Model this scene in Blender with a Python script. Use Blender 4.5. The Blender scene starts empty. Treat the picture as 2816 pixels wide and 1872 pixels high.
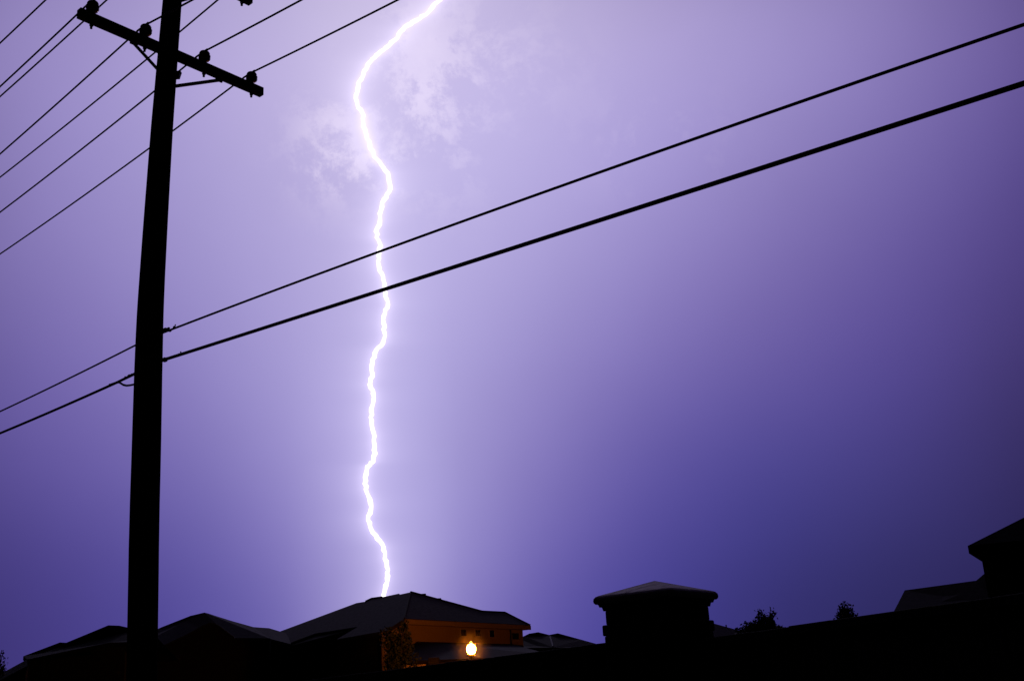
import bpy, bmesh, math, random
from mathutils import Vector as V, Matrix

S = bpy.context.scene
COL = S.collection
PI = math.pi

# ------------------------------------------------------------------ camera
F = 3100.0                                   # focal length in photo pixels (2816 wide)
PITCH = math.atan(F / 9500.0)
ROLL = math.atan(520 / 9500.0)
EYE = V((0, 0, 1.6))
FWD = V((0, math.cos(PITCH), math.sin(PITCH)))
_up = V((0, -math.sin(PITCH), math.cos(PITCH)))
_rt = V((1, 0, 0))
RT = math.cos(ROLL) * _rt - math.sin(ROLL) * _up
UP = math.sin(ROLL) * _rt + math.cos(ROLL) * _up
cd = bpy.data.cameras.new('camera')
cam = bpy.data.objects.new('camera', cd)
COL.objects.link(cam)
M = Matrix((RT, UP, -FWD)).transposed().to_4x4()
M.translation = EYE
cam.matrix_world = M
cd.sensor_width = 36.0
cd.lens = F / 2816 * 36.0
cd.clip_start = 0.05
cd.clip_end = 6000
S.camera = cam


def ray(u, v):
    return RT * ((u - 1408) / F) + UP * ((936 - v) / F) + FWD


def PY(u, v, Y):                             # point on the sight line at ground distance Y
    d = ray(u, v)
    return EYE + d * (Y / d.y)


def PZ(u, v, z):                             # point on the sight line at height z
    d = ray(u, v)
    return EYE + d * ((z - EYE.z) / d.z)


def PP(u, v, o, n):                          # point on the sight line in the plane (o, n)
    d = ray(u, v)
    return EYE + d * ((o - EYE).dot(n) / d.dot(n))


def azel(d):
    d = d.normalized()
    return math.atan2(d.x, d.y), math.asin(d.z)


# ------------------------------------------------------------------ exposure
vs = S.view_settings
vs.view_transform = 'Standard'
vs.look = 'None'
vs.exposure = 0
vs.gamma = 1
vs.use_curve_mapping = False

# ------------------------------------------------------------------ the bolt's course (far behind the houses)
BOLT = [(1262, -60), (1240, -30), (1210, 0), (1191, 17), (1177, 36), (1144, 57), (1113, 75), (1101, 88), (1093, 105), (1062, 131),
        (1031, 158), (1014, 174), (1000, 203), (986, 227), (979, 262), (983, 289), (1000, 317), (999, 348),
        (1008, 372), (1017, 399), (1028, 430), (1048, 453), (1067, 477), (1070, 499), (1073, 520), (1056, 549),
        (1048, 578), (1045, 607), (1037, 628), (1035, 653), (1047, 676), (1041, 703), (1043, 736), (1054, 769),
        (1058, 798), (1067, 838), (1059, 860), (1055, 889), (1059, 923), (1053, 943), (1034, 964), (1024, 997),
        (1024, 1026), (1017, 1057), (1026, 1082), (1027, 1100), (1021, 1131), (1022, 1163), (1030, 1199),
        (1029, 1218), (1032, 1246), (1027, 1268), (1010, 1283), (1004, 1313), (1006, 1345), (1017, 1372),
        (1021, 1392), (1012, 1428), (1021, 1455), (1037, 1479), (1055, 1503), (1058, 1535), (1064, 1558),
        (1065, 1590), (1059, 1618), (1054, 1642), (1050, 1680), (1056, 1730), (1050, 1790), (1054, 1850), (1050, 1925)]
BOLT_Y = 900.0

# ------------------------------------------------------------------ sky: storm cloud and rain lit by the flash
XS = [0, 300, 600, 800, 950, 1100, 1300, 1500, 1800, 2100, 2450, 2816]
YS = [60, 350, 660, 960, 1240, 1460, 1680]
SKY = [
    [(156,141,204),(172,158,215),(192,179,229),(205,193,238),(216,204,243),(214,202,242),(206,194,237),(198,186,230),(182,168,219),(166,152,209),(142,127,188),(112,95,162)],
    [(148,134,197),(162,150,210),(183,171,225),(197,185,234),(208,197,241),(204,194,239),(198,188,235),(190,179,231),(172,160,218),(153,140,201),(128,114,180),(94,79,150)],
    [(136,121,189),(156,143,206),(173,161,219),(185,174,229),(195,184,235),(195,185,235),(187,177,229),(173,162,218),(152,139,202),(130,115,182),(107,92,163),(82,67,137)],
    [(115,101,174),(134,120,191),(158,146,211),(178,167,226),(190,180,234),(188,179,232),(168,157,215),(152,140,203),(128,114,185),(108,94,166),(88,75,150),(67,56,115)],
    [(98,85,161),(114,101,176),(137,125,197),(163,152,217),(185,174,232),(184,175,230),(157,146,208),(132,120,189),(99,88,167),(80,73,150),(69,62,131),(54,46,97)],
    [(77,67,142),(92,81,160),(112,101,181),(142,130,203),(176,166,227),(186,177,232),(148,138,204),(114,102,179),(80,73,153),(65,61,135),(56,52,112),(46,41,92)],
    [(65,56,126),(75,66,144),(89,81,167),(113,103,183),(155,144,210),(172,161,222),(126,115,190),(88,80,164),(65,61,142),(52,48,111),(43,40,92),(38,33,82)],
]


def lin(c):
    return tuple((x / 255 / 12.92) if x <= 10 else ((x / 255 + .055) / 1.055) ** 2.4 for x in c)


SKYL = [[lin(tuple(x * (.955, .955, .955, .955, .96, .985, .985, .985, .985, .985, .985, .985)[i_] for x in c)) for i_, c in enumerate(row)] for row in SKY]


def sky_at(az, el):
    d = V((math.sin(az) * math.cos(el), math.cos(az) * math.cos(el), math.sin(el)))
    w = d.dot(FWD)
    if w < 0.15:
        return (0.004, 0.003, 0.012)
    u = 1408 + F * d.dot(RT) / w
    v = 936 - F * d.dot(UP) / w
    out = max(0, -u, u - 2816) / F + max(0, -v) / F
    k = math.exp(-out / 0.22)
    u = min(max(u, 0), 2815.9)
    v = min(max(v, YS[0]), YS[-1] - .1)
    i = max(n for n in range(len(XS) - 1) if XS[n] <= u)
    j = max(n for n in range(len(YS) - 1) if YS[n] <= v)
    a = (u - XS[i]) / (XS[i + 1] - XS[i])
    b = (v - YS[j]) / (YS[j + 1] - YS[j])
    return tuple(k * ((SKYL[j][i][c] * (1 - a) + SKYL[j][i + 1][c] * a) * (1 - b) +
                      (SKYL[j + 1][i][c] * (1 - a) + SKYL[j + 1][i + 1][c] * a) * b) for c in range(3))


W = bpy.data.worlds.new('World')
S.world = W
W.use_nodes = True
nt = W.node_tree
nt.nodes.clear()


def N(t, **k):
    n = nt.nodes.new(t)
    for a, b in k.items():
        setattr(n, a, b)
    return n


def setin(s, x):
    if isinstance(x, bpy.types.NodeSocket):
        nt.links.new(x, s)
    else:
        s.default_value = x


def mth(op, a, b=None, c=None, clamp=False):
    n = N('ShaderNodeMath', operation=op, use_clamp=clamp)
    setin(n.inputs[0], a)
    if b is not None:
        setin(n.inputs[1], b)
    if c is not None:
        setin(n.inputs[2], c)
    return n.outputs[0]


def scale(col, f):
    n = N('ShaderNodeVectorMath', operation='SCALE')
    setin(n.inputs[0], col)
    setin(n.inputs['Scale'], f)
    return n.outputs[0]


def addc(a, b):
    n = N('ShaderNodeVectorMath', operation='ADD')
    setin(n.inputs[0], a)
    setin(n.inputs[1], b)
    return n.outputs[0]


tc = N('ShaderNodeTexCoord')
sep = N('ShaderNodeSeparateXYZ')
nrm = N('ShaderNodeVectorMath', operation='NORMALIZE')
nt.links.new(tc.outputs['Generated'], nrm.inputs[0])
DIR = nrm.outputs[0]
nt.links.new(DIR, sep.inputs[0])
AZ = mth('ARCTAN2', sep.outputs[0], sep.outputs[1])
EL = mth('ARCSINE', sep.outputs[2])
A0, A1 = math.radians(-66), math.radians(66)
azf = N('ShaderNodeMapRange')
setin(azf.inputs[0], AZ)
azf.inputs[1].default_value = A0
azf.inputs[2].default_value = A1
AZN = azf.outputs[0]
HROW = math.radians(4)
E0, NROW = math.radians(-4), 12
ELc = mth('MINIMUM', mth('MAXIMUM', EL, math.radians(0)), E0 + HROW * (NROW - 2))
total = None
azs = [-66, -54, -42, -34, -28, -24, -20, -16, -12, -9, -7, -5, -3, 0, 3, 6, 9, 12, 15, 18, 21, 24, 28, 34, 42, 54, 66]
for rI in range(NROW):
    el = E0 + HROW * rI
    cr = N('ShaderNodeValToRGB')
    cr.color_ramp.interpolation = 'B_SPLINE'
    els = cr.color_ramp.elements
    while len(els) > 1:
        els.remove(els[-1])
    for n_, a in enumerate(azs):
        pos = (math.radians(a) - A0) / (A1 - A0)
        e = els[0] if n_ == 0 else els.new(pos)
        e.position = pos
        c = sky_at(math.radians(a), max(el, 0.0))
        e.color = (c[0], c[1], c[2], 1)
    nt.links.new(AZN, cr.inputs[0])
    t = mth('ABSOLUTE', mth('DIVIDE', mth('SUBTRACT', ELc, el), HROW))
    p2 = mth('POWER', mth('MAXIMUM', mth('SUBTRACT', 2.0, t), 0.0), 3.0)
    p1 = mth('POWER', mth('MAXIMUM', mth('SUBTRACT', 1.0, t), 0.0), 3.0)
    w = mth('DIVIDE', mth('SUBTRACT', p2, mth('MULTIPLY', p1, 4.0)), 6.0)
    term = scale(cr.outputs[0], w)
    total = term if total is None else addc(total, term)
# towards the zenith and behind the viewer the cloud is lit less and less
fz = N('ShaderNodeMapRange', interpolation_type='SMOOTHSTEP')
setin(fz.inputs[0], EL)
fz.inputs[1].default_value = math.radians(38)
fz.inputs[2].default_value = math.radians(80)
mixz = N('ShaderNodeMix', data_type='RGBA')
setin(mixz.inputs['Factor'], fz.outputs[0])
setin(mixz.inputs['A'], total)
mixz.inputs['B'].default_value = (0.018, 0.015, 0.028, 1)
base = mixz.outputs['Result']
fb = N('ShaderNodeMapRange', interpolation_type='SMOOTHSTEP')
setin(fb.inputs[0], mth('ABSOLUTE', AZ))
fb.inputs[1].default_value = math.radians(40)
fb.inputs[2].default_value = math.radians(85)
fb.inputs[3].default_value = 1.0
fb.inputs[4].default_value = 0.0
fbz = mth('MAXIMUM', fb.outputs[0], mth('MULTIPLY', fz.outputs[0], 0.8))
base = scale(base, fbz)


# cloud wisps near the bolt, from 3D noise on the sight direction
def blob(u, v, su, sv):
    a, e = azel(ray(u, v))
    x = mth('DIVIDE', mth('MULTIPLY', mth('SUBTRACT', AZ, a), math.cos(e)), su / F)
    y = mth('DIVIDE', mth('SUBTRACT', EL, e), sv / F)
    return mth('EXPONENT', mth('MULTIPLY', mth('ADD', mth('MULTIPLY', x, x), mth('MULTIPLY', y, y)), -1.0))


def noise(sc, det, dist, rough=0.6, stretch=(1, 1, 1)):
    mp = N('ShaderNodeMapping')
    nt.links.new(DIR, mp.inputs[0])
    mp.inputs['Scale'].default_value = stretch
    n = N('ShaderNodeTexNoise')
    nt.links.new(mp.outputs[0], n.inputs['Vector'])
    n.inputs['Scale'].default_value = sc
    n.inputs['Detail'].default_value = det
    n.inputs['Roughness'].default_value = rough
    n.inputs['Distortion'].default_value = dist
    return n.outputs['Fac']


def sstep(x, a, b):
    n = N('ShaderNodeMapRange', interpolation_type='SMOOTHSTEP')
    setin(n.inputs[0], x)
    n.inputs[1].default_value = a
    n.inputs[2].default_value = b
    return n.outputs[0]


wn = noise(11, 10, 0.15, 0.7)
wn2 = noise(34, 6, 0.2, 0.7)
wisp = mth('MULTIPLY', sstep(wn, 0.46, 0.57), mth('ADD', 0.55, mth('MULTIPLY', wn2, 0.9)))
mask = mth('ADD', blob(905, 400, 100, 140), blob(1170, 250, 150, 240))
mask = mth('ADD', mask, mth('MULTIPLY', blob(1010, 470, 160, 60), 0.6))
mask = mth('ADD', mask, mth('MULTIPLY', blob(1400, 170, 170, 150), 0.35))
mask = mth('ADD', mask, mth('MULTIPLY', blob(1800, 390, 170, 150), 0.28), clamp=False)
wis = mth('MULTIPLY', wisp, mask)
base = addc(base, scale((0.155, 0.14, 0.10), wis))
# soft broad unevenness of the rain cloud
bn = noise(4.5, 4, 0.3, 0.55)
base = scale(base, mth('ADD', 0.93, mth('MULTIPLY', bn, 0.14)))

# air close to the channel, lit by it (follows the channel's course)
bp = sorted([azel(ray(u, v)) for u, v in BOLT if v < 1900], key=lambda q: q[1])
eb0, eb1 = bp[0][1], bp[-1][1]
ab0, ab1 = math.radians(-12), math.radians(2)
fc = N('ShaderNodeFloatCurve')
cv = fc.mapping.curves[0]
fc.mapping.use_clip = False
while len(cv.points) > 2:
    cv.points.remove(cv.points[1])
pts = [((e - eb0) / (eb1 - eb0), (a - ab0) / (ab1 - ab0)) for a, e in bp]
cv.points[0].location = pts[0]
cv.points[-1].location = pts[-1]
for q in pts[1:-1]:
    cv.points.new(*q)
for q in cv.points:
    q.handle_type = 'VECTOR'
fc.mapping.update()
eln = N('ShaderNodeMapRange')
setin(eln.inputs[0], EL)
eln.inputs[1].default_value = eb0
eln.inputs[2].default_value = eb1
nt.links.new(eln.outputs[0], fc.inputs['Value'])
azb = mth('ADD', mth('MULTIPLY', fc.outputs[0], ab1 - ab0), ab0)
dst = mth('MULTIPLY', mth('SUBTRACT', AZ, azb), mth('COSINE', EL))
dab = mth('ABSOLUTE', dst)
g1 = mth('MULTIPLY', mth('EXPONENT', mth('DIVIDE', dab, -12.0 / F)), 0.26)
g2 = mth('MULTIPLY', mth('EXPONENT', mth('DIVIDE', dab, -50.0 / F)), 0.23)
top_fade = sstep(EL, math.radians(39), math.radians(36))
base = addc(base, scale((1.0, 0.86, 1.0), mth('MULTIPLY', g1, top_fade)))
base = addc(base, scale((0.95, 0.88, 0.95), mth('MULTIPLY', g2, top_fade)))

bg = N('ShaderNodeBackground')
nt.links.new(base, bg.inputs[0])
bg.inputs[1].default_value = 1.0
wo = N('ShaderNodeOutputWorld')
nt.links.new(bg.outputs[0], wo.inputs[0])

# the flash itself as a directional light, from where the bolt stands
sd = bpy.data.lights.new('lightning_flash', 'SUN')
sd.energy = 0.22
sd.angle = math.radians(3)
sd.color = (0.78, 0.70, 1.0)
so = bpy.data.objects.new('lightning_flash', sd)
COL.objects.link(so)
so.rotation_euler = (-ray(1060, 700)).to_track_quat('-Z', 'Y').to_euler()


# ------------------------------------------------------------------ materials
def mat(name, col, rough=0.8, col2=None, nscale=8, stretch=(1, 1, 1), bump=0.3, metal=0.0, emit=None, estr=0, spec=0.5, kind=None):
    m = bpy.data.materials.new(name)
    m.use_nodes = True
    t = m.node_tree
    b = t.nodes['Principled BSDF']
    b.inputs['Base Color'].default_value = (*col, 1)
    b.inputs['Roughness'].default_value = rough
    b.inputs['Metallic'].default_value = metal
    b.inputs['Specular IOR Level'].default_value = spec
    if emit:
        b.inputs['Emission Color'].default_value = (*emit, 1)
        b.inputs['Emission Strength'].default_value = estr
    if col2:
        c = t.nodes.new('ShaderNodeTexCoord')
        mp = t.nodes.new('ShaderNodeMapping')
        mp.inputs['Scale'].default_value = stretch
        t.links.new(c.outputs['Object'], mp.inputs[0])
        if kind == 'brick':
            n = t.nodes.new('ShaderNodeTexBrick')
            n.inputs['Scale'].default_value = nscale
            n.inputs['Color1'].default_value = (*col, 1)
            n.inputs['Color2'].default_value = (*col2, 1)
            n.inputs['Mortar'].default_value = (*[x * .35 for x in col], 1)
            n.inputs['Mortar Size'].default_value = 0.03
            t.links.new(mp.outputs[0], n.inputs['Vector'])
            t.links.new(n.outputs['Color'], b.inputs['Base Color'])
            hs = n.outputs['Fac']
        else:
            n = t.nodes.new('ShaderNodeTexNoise')
            n.inputs['Scale'].default_value = nscale
            n.inputs['Detail'].default_value = 6
            r = t.nodes.new('ShaderNodeValToRGB')
            r.color_ramp.elements[0].position = 0.35
            r.color_ramp.elements[1].position = 0.68
            r.color_ramp.elements[0].color = (*col, 1)
            r.color_ramp.elements[1].color = (*col2, 1)
            t.links.new(mp.outputs[0], n.inputs['Vector'])
            t.links.new(n.outputs['Fac'], r.inputs[0])
            t.links.new(r.outputs[0], b.inputs['Base Color'])
            hs = n.outputs['Fac']
        bu = t.nodes.new('ShaderNodeBump')
        bu.inputs['Strength'].default_value = bump
        bu.inputs['Distance'].default_value = 0.03
        t.links.new(hs, bu.inputs['Height'])
        t.links.new(bu.outputs[0], b.inputs['Normal'])
    return m


MT = dict(
    wood=mat('creosoted_wood', (.018, .014, .011), .9, (.035, .027, .02), 6, (6, 6, .4), .5, spec=.0),
    armwood=mat('weathered_timber', (.02, .016, .013), .9, (.04, .03, .024), 9, (1, 1, 1), .4, spec=.2),
    steel=mat('galvanised_steel', (.06, .06, .065), .55, (.04, .04, .042), 30, metal=.6),
    porcelain=mat('glazed_porcelain', (.035, .018, .012), .35, (.045, .022, .014), 12, spec=.4),
    wire=mat('weathered_conductor', (.02, .02, .022), .7, (.03, .03, .03), 20, spec=.2),
    jacket=mat('cable_jacket', (.012, .012, .013), .6, (.018, .018, .018), 20, spec=.25),
    shingle=mat('roof_shingle', (.024, .018, .032), .95, (.040, .031, .050), 5, (1, 1, 1), .4, spec=.03),
    shingle_b=mat('concrete_roof_tile', (.012, .009, .014), .9, (.019, .015, .021), 3.5, (1, 1, 1), .5, spec=.03),
    shingle_dark=mat('dark_roof_shingle', (.008, .007, .010), .95, (.015, .013, .018), 5, (1, 1, 1), .4, spec=.02),
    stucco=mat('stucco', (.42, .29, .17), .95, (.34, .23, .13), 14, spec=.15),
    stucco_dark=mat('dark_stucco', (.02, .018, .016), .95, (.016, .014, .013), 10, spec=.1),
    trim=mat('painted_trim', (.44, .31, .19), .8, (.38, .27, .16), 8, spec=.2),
    trim_dark=mat('dark_trim', (.03, .026, .024), .9, (.022, .02, .018), 8, spec=.1),
    glass=mat('window_glass', (.012, .013, .015), .08, (.016, .016, .018), 2, bump=0, spec=.3),
    stone=mat('split_face_stone', (.035, .031, .028), .95, (.055, .048, .042), 12, bump=.7, spec=.15),
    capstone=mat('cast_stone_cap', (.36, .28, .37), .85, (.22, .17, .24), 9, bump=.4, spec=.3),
    block=mat('block_wall', (.03, .027, .025), .95, (.045, .04, .036), 4, bump=.5, spec=.1, kind='brick'),
    grass=mat('lawn', (.018, .03, .012), 1.0, (.03, .045, .018), 3, bump=.6, spec=.05),
    leaf=mat('leaves', (.014, .022, .008), .8, (.026, .036, .012), 7, bump=0, spec=.15),
    bark=mat('bark', (.03, .024, .018), .95, (.045, .036, .028), 12, spec=.1),
    lamp_metal=mat('lamp_metal', (.015, .015, .015), .5, (.02, .02, .02), 20, metal=.3),
    globe=mat('lit_globe', (.8, .6, .4), .4, emit=(1.0, .235, .012), estr=800),
    finial=mat('lit_finial', (.8, .6, .4), .4, emit=(1.0, .55, .10), estr=2.2),
    bolt=mat('plasma_channel', (.9, .85, 1), .5, emit=(1.0, .93, 1.0), estr=1.6),
)


# ------------------------------------------------------------------ mesh helpers
class MB:
    def __init__(s):
        s.v, s.f = [], []

    def poly(s, pts):
        b = len(s.v)
        s.v += [tuple(p) for p in pts]
        s.f.append(tuple(range(b, b + len(pts))))

    def prism(s, pts, d):
        """polygon pushed along vector d, closed"""
        n = len(pts)
        b = len(s.v)
        s.v += [tuple(p) for p in pts] + [tuple(V(p) + V(d)) for p in pts]
        s.f.append(tuple(range(b, b + n)))
        s.f.append(tuple(range(b + 2 * n - 1, b + n - 1, -1)))
        for i in range(n):
            j = (i + 1) % n
            s.f.append((b + i, b + n + i, b + n + j, b + j))

    def box(s, c, x, y, z):
        """box: centre c, half-extent vectors x y z"""
        c, x, y, z = V(c), V(x), V(y), V(z)
        s.prism([c - x - y - z, c + x - y - z, c + x + y - z, c - x + y - z], 2 * z)

    def tube(s, pts, r, n=8, caps=True):
        pts = [V(p) for p in pts]
        rs = r if isinstance(r, (list, tuple)) else [r] * len(pts)
        b0 = len(s.v)
        ref = V((0, 0, 1))
        t0 = (pts[1] - pts[0]).normalized()
        if abs(t0.dot(ref)) > .9:
            ref = V((1, 0, 0))
        for i, p in enumerate(pts):
            t = (pts[min(i + 1, len(pts) - 1)] - pts[max(i - 1, 0)]).normalized()
            a = t.cross(ref).normalized()
            c = t.cross(a).normalized()
            for k in range(n):
                q = 2 * PI * k / n
                s.v.append(tuple(p + rs[i] * (math.cos(q) * a + math.sin(q) * c)))
        for i in range(len(pts) - 1):
            for k in range(n):
                l = (k + 1) % n
                s.f.append((b0 + i * n + k, b0 + i * n + l, b0 + (i + 1) * n + l, b0 + (i + 1) * n + k))
        if caps:
            s.f.append(tuple(range(b0 + n - 1, b0 - 1, -1)))
            e = b0 + (len(pts) - 1) * n
            s.f.append(tuple(range(e, e + n)))

    def lathe(s, prof, c, axis=(0, 0, 1), n=20):
        """prof: list of (radius, height) along axis from c"""
        c, ax = V(c), V(axis).normalized()
        ref = V((1, 0, 0)) if abs(ax.x) < .9 else V((0, 1, 0))
        a = ax.cross(ref).normalized()
        b = ax.cross(a).normalized()
        b0 = len(s.v)
        for r, h in prof:
            for k in range(n):
                q = 2 * PI * k / n
                s.v.append(tuple(c + ax * h + r * (math.cos(q) * a + math.sin(q) * b)))
        for i in range(len(prof) - 1):
            for k in range(n):
                l = (k + 1) % n
                s.f.append((b0 + i * n + k, b0 + i * n + l, b0 + (i + 1) * n + l, b0 + (i + 1) * n + k))
        s.f.append(tuple(range(b0 + n - 1, b0 - 1, -1)))
        e = b0 + (len(prof) - 1) * n
        s.f.append(tuple(range(e, e + n)))

    def build(s, name, material, parent=None, smooth=False, bevel=0, origin=None):
        me = bpy.data.meshes.new(name)
        par_off = V((0, 0, 0))
        p = parent
        while p is not None:
            par_off += p.location
            p = p.parent
        o_ = V(origin) if origin is not None else par_off
        me.from_pydata([tuple(V(q) - o_) for q in s.v], [], s.f)
        me.update()
        bm = bmesh.new()
        bm.from_mesh(me)
        bmesh.ops.recalc_face_normals(bm, faces=bm.faces)
        bm.to_mesh(me)
        bm.free()
        if smooth:
            for q in me.polygons:
                q.use_smooth = True
        me.materials.append(material)
        o = bpy.data.objects.new(name, me)
        COL.objects.link(o)
        o.location = o_ - par_off
        if parent is not None:
            o.parent = parent
        if bevel:
            m = o.modifiers.new('bevel', 'BEVEL')
            m.width = bevel
            m.segments = 3
            m.limit_method = 'ANGLE'
        return o


def tag(o, label=None, cat=None, group=None, kind=None):
    for k, x in (('label', label), ('category', cat), ('group', group), ('kind', kind)):
        if x:
            o[k] = x
    return o


def thing(name, loc, label, cat, group=None):
    o = bpy.data.objects.new(name, None)
    o.empty_display_size = .3
    COL.objects.link(o)
    o.location = loc
    return tag(o, label, cat, group)


# ------------------------------------------------------------------ ground
g = MB()
gv = [-2500, -1200, -600, -300, -120, -60, -25, -8, 0, 8, 25, 60, 120, 300, 600, 1200, 2500]
rnd = random.Random(3)
for i in range(len(gv) - 1):
    for j in range(len(gv) - 1):
        g.poly([(gv[i], gv[j], 0), (gv[i + 1], gv[j], 0), (gv[i + 1], gv[j + 1], 0), (gv[i], gv[j + 1], 0)])
tag(g.build('ground', MT['grass']), kind='structure')

# ------------------------------------------------------------------ utility pole
PYD = 12.5
pb = PY(391, 1872, PYD)
ptp = PY(474, 0, PYD)
# the old pole is slightly bowed: centre line and thickness along its height
_TR = [(390, 1871, 82), (396.5, 1450, 79.5), (403.6, 1200, 77), (406.2, 1090, 75.6), (411.2, 905, 72), (416.3, 800, 68.5), (428.9, 600, 64), (445.5, 350, 58.5), (474, 0, 50.5)]
PC = []
for u, v, w in _TR:
    q = PY(u, v, PYD)
    PC.append((q.z, q.x, w / 2 * (q - EYE).dot(FWD) / F))


def _lerp(z, k):
    i = 0
    while i < len(PC) - 2 and z > PC[i + 1][0]:
        i += 1
    f_ = (z - PC[i][0]) / (PC[i + 1][0] - PC[i][0])
    return PC[i][k] * (1 - f_) + PC[i + 1][k] * f_


def pole_at(z):
    return V((sum(_lerp(z + d, 1) for d in (-.3, -.1, .1, .3)) / 4, PYD, z))


foot = pole_at(0)


def pole_r(z):
    return sum(_lerp(z + d, 2) for d in (-.3, -.1, .1, .3)) / 4


pole = thing('utility_pole', (foot.x, foot.y, 0), 'tall dark wooden power pole with crossarms, in front on the left', 'utility pole')
m = MB()
zs = [i * .25 for i in range(0, 49)] + [12.2]
rnd = random.Random(11)
n = 28
ring = []
for i, z in enumerate(zs):
    c = pole_at(z)
    for k in range(n):
        q = 2 * PI * k / n
        r = pole_r(z) * (1 + .006 * math.sin(5 * q + z * .4) + rnd.uniform(-.004, .004))
        m.v.append((c.x + r * math.cos(q), c.y + r * math.sin(q), c.z))
for i in range(len(zs) - 1):
    for k in range(n):
        l = (k + 1) % n
        m.f.append((i * n + k, i * n + l, (i + 1) * n + l, (i + 1) * n + k))
m.f.append(tuple(range((len(zs) - 1) * n, len(zs) * n)))
m.build('pole_shaft', MT['wood'], pole, smooth=True)

LINE = V((math.sin(math.radians(49.3)), -math.cos(math.radians(49.3)), 0))   # the line runs along this, towards the viewer's right
ARM = V((-LINE.y, LINE.x, 0))                                             # along a crossarm, left near end to right far end

za = PY(463, 148, PYD).z
armL = PZ(216, 36, za)
armR = PZ(720, 255, za)
ac = pole_at(za)
ARM = (armR - armL).normalized()
LINE = V((ARM.y, -ARM.x, 0))


def slab(m, a, b, hw, hh, side):
    """square timber from a to b: half width hw along side, half height hh"""
    x = (V(b) - V(a)) / 2
    m.box((V(a) + V(b)) / 2, x, V(side) * hw, V((0, 0, 1)) * hh)


def build_insulator(base_xy, z_top, parent):
    """pin insulator standing on the arm's top; returns the wire groove point"""
    b = V((base_xy.x, base_xy.y, z_top))
    sk = MB()
    prof = [(.020, .035), (.045, .040), (.068, .052), (.078, .072), (.064, .080), (.076, .092), (.079, .112), (.060, .122),
            (.062, .134), (.069, .148), (.060, .166), (.042, .178), (.018, .184)]
    sk.lathe(prof, b, n=20)
    ins = sk.build('insulator', MT['porcelain'], parent, smooth=True)
    pn = MB()
    pn.tube([b + V((0, 0, -.20)), b + V((0, 0, .06))], .016, 8)
    pn.lathe([(.030, 0.001), (.030, .012), (.018, .02)], b, n=12)
    pn.lathe([(.026, -.135), (.026, -.128)], b, n=10)
    pn.lathe([(.024, -.165), (.024, -.140)], b, n=6)
    pn.build('pin', MT['steel'], ins)
    tie = MB()
    g_ = b + V((0, 0, .135))
    tie.tube([g_ + V((math.cos(q), math.sin(q), .25 * math.sin(q * 2))) * .045 for q in [i * PI / 8 for i in range(17)]], .006, 6)
    tie.tube([g_ - LINE * .13 - ARM * .046, g_ + LINE * .13 - ARM * .046], .012, 6)
    tie.build('tie_wire', MT['wire'], ins)
    return b + V((0, 0, .140)) - ARM * .046


AH = .060                                    # half height of the arm


def t_on_arm(u, v, z):
    p_ = PZ(u, v, z)
    return (p_ - armL).dot(ARM)


def build_arm(zc, a, b, name='crossarm'):
    am = MB()
    slab(am, a, b, .045, AH, LINE)
    o = am.build(name, MT['armwood'], pole, bevel=.006)
    return o


off = LINE * 0.0
arm1 = build_arm(za, armL, armR)
ztop = za + AH
ins_px = [(256, 38), (405, 100), (566, 172), (693, 231)]
att = []
for (u, v) in ins_px:
    t = t_on_arm(u, v, ztop)
    q = armL + ARM * t
    att.append(build_insulator(q, ztop, arm1))


def build_brace(pole_px, arm_px, zbot, sgn):
    b = MB()
    p1 = PY(pole_px[0], pole_px[1], PYD)
    p2 = PZ(arm_px[0], arm_px[1], zbot)
    d = (p2 - p1)
    e = d.normalized()
    s_ = e.cross(LINE).normalized()
    b.box((p1 + p2) / 2, d / 2, LINE * .006, s_ * .022)
    b.box(p2 + V((0, 0, .01)), ARM * .05, LINE * .012, V((0, 0, .028)))
    b.build('brace', MT['steel'], pole)


build_brace((436, 194), (368, 120), za - AH + .004, -1)
build_brace((478, 238), (602, 221), za - AH + .004, 1)
# bolt through pole and a small bracket at its right side
b = MB()
p = PY(489, 207, PYD)
b.box(p, V((.03, 0, 0)), V((0, .03, 0)), V((.012, 0, .045)))
b.tube([p + V((-.05, 0, .03)), p + V((.035, -.01, .045))], .012, 6)
b.build('bracket', MT['steel'], pole)

# upper crossarm, mostly above the frame
zu = PZ(684, -8, za + .78).z
uR = PZ(690, 3, zu)
uc = pole_at(zu)
tt = (uR - uc).dot(ARM)
uRr = uc + ARM * tt
uRr = uR
uL = uR - ARM * 2.6
arm2 = build_arm(zu, uL, uR)
att2 = []
UPX = [[(127, 0), (0, 120)], [(293, 0), (0, 265)], [(600, 0), (0, 488)]]
SAG = .0034


def solve_t(px):
    """place along the upper arm whose wire plane carries the wire through both sight points up to the groove"""
    best = None
    nn_ = V((LINE.y, -LINE.x, 0))
    for i in range(-40, 400):
        t_ = i * .01
        A_ = uL + ARM * t_ - ARM * .046
        q1, q2 = PP(*px[0], A_, nn_), PP(*px[1], A_, nn_)
        s1_, s2_ = (q1 - A_).dot(LINE), (q2 - A_).dot(LINE)
        bb_ = ((q1.z - SAG * s1_ * s1_) - (q2.z - SAG * s2_ * s2_)) / (s1_ - s2_)
        a_ = q1.z - SAG * s1_ * s1_ - bb_ * s1_
        e_ = abs(a_ - (zu + AH + .14))
        if best is None or e_ < best[0]:
            best = (e_, t_, bb_)
    return best


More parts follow.
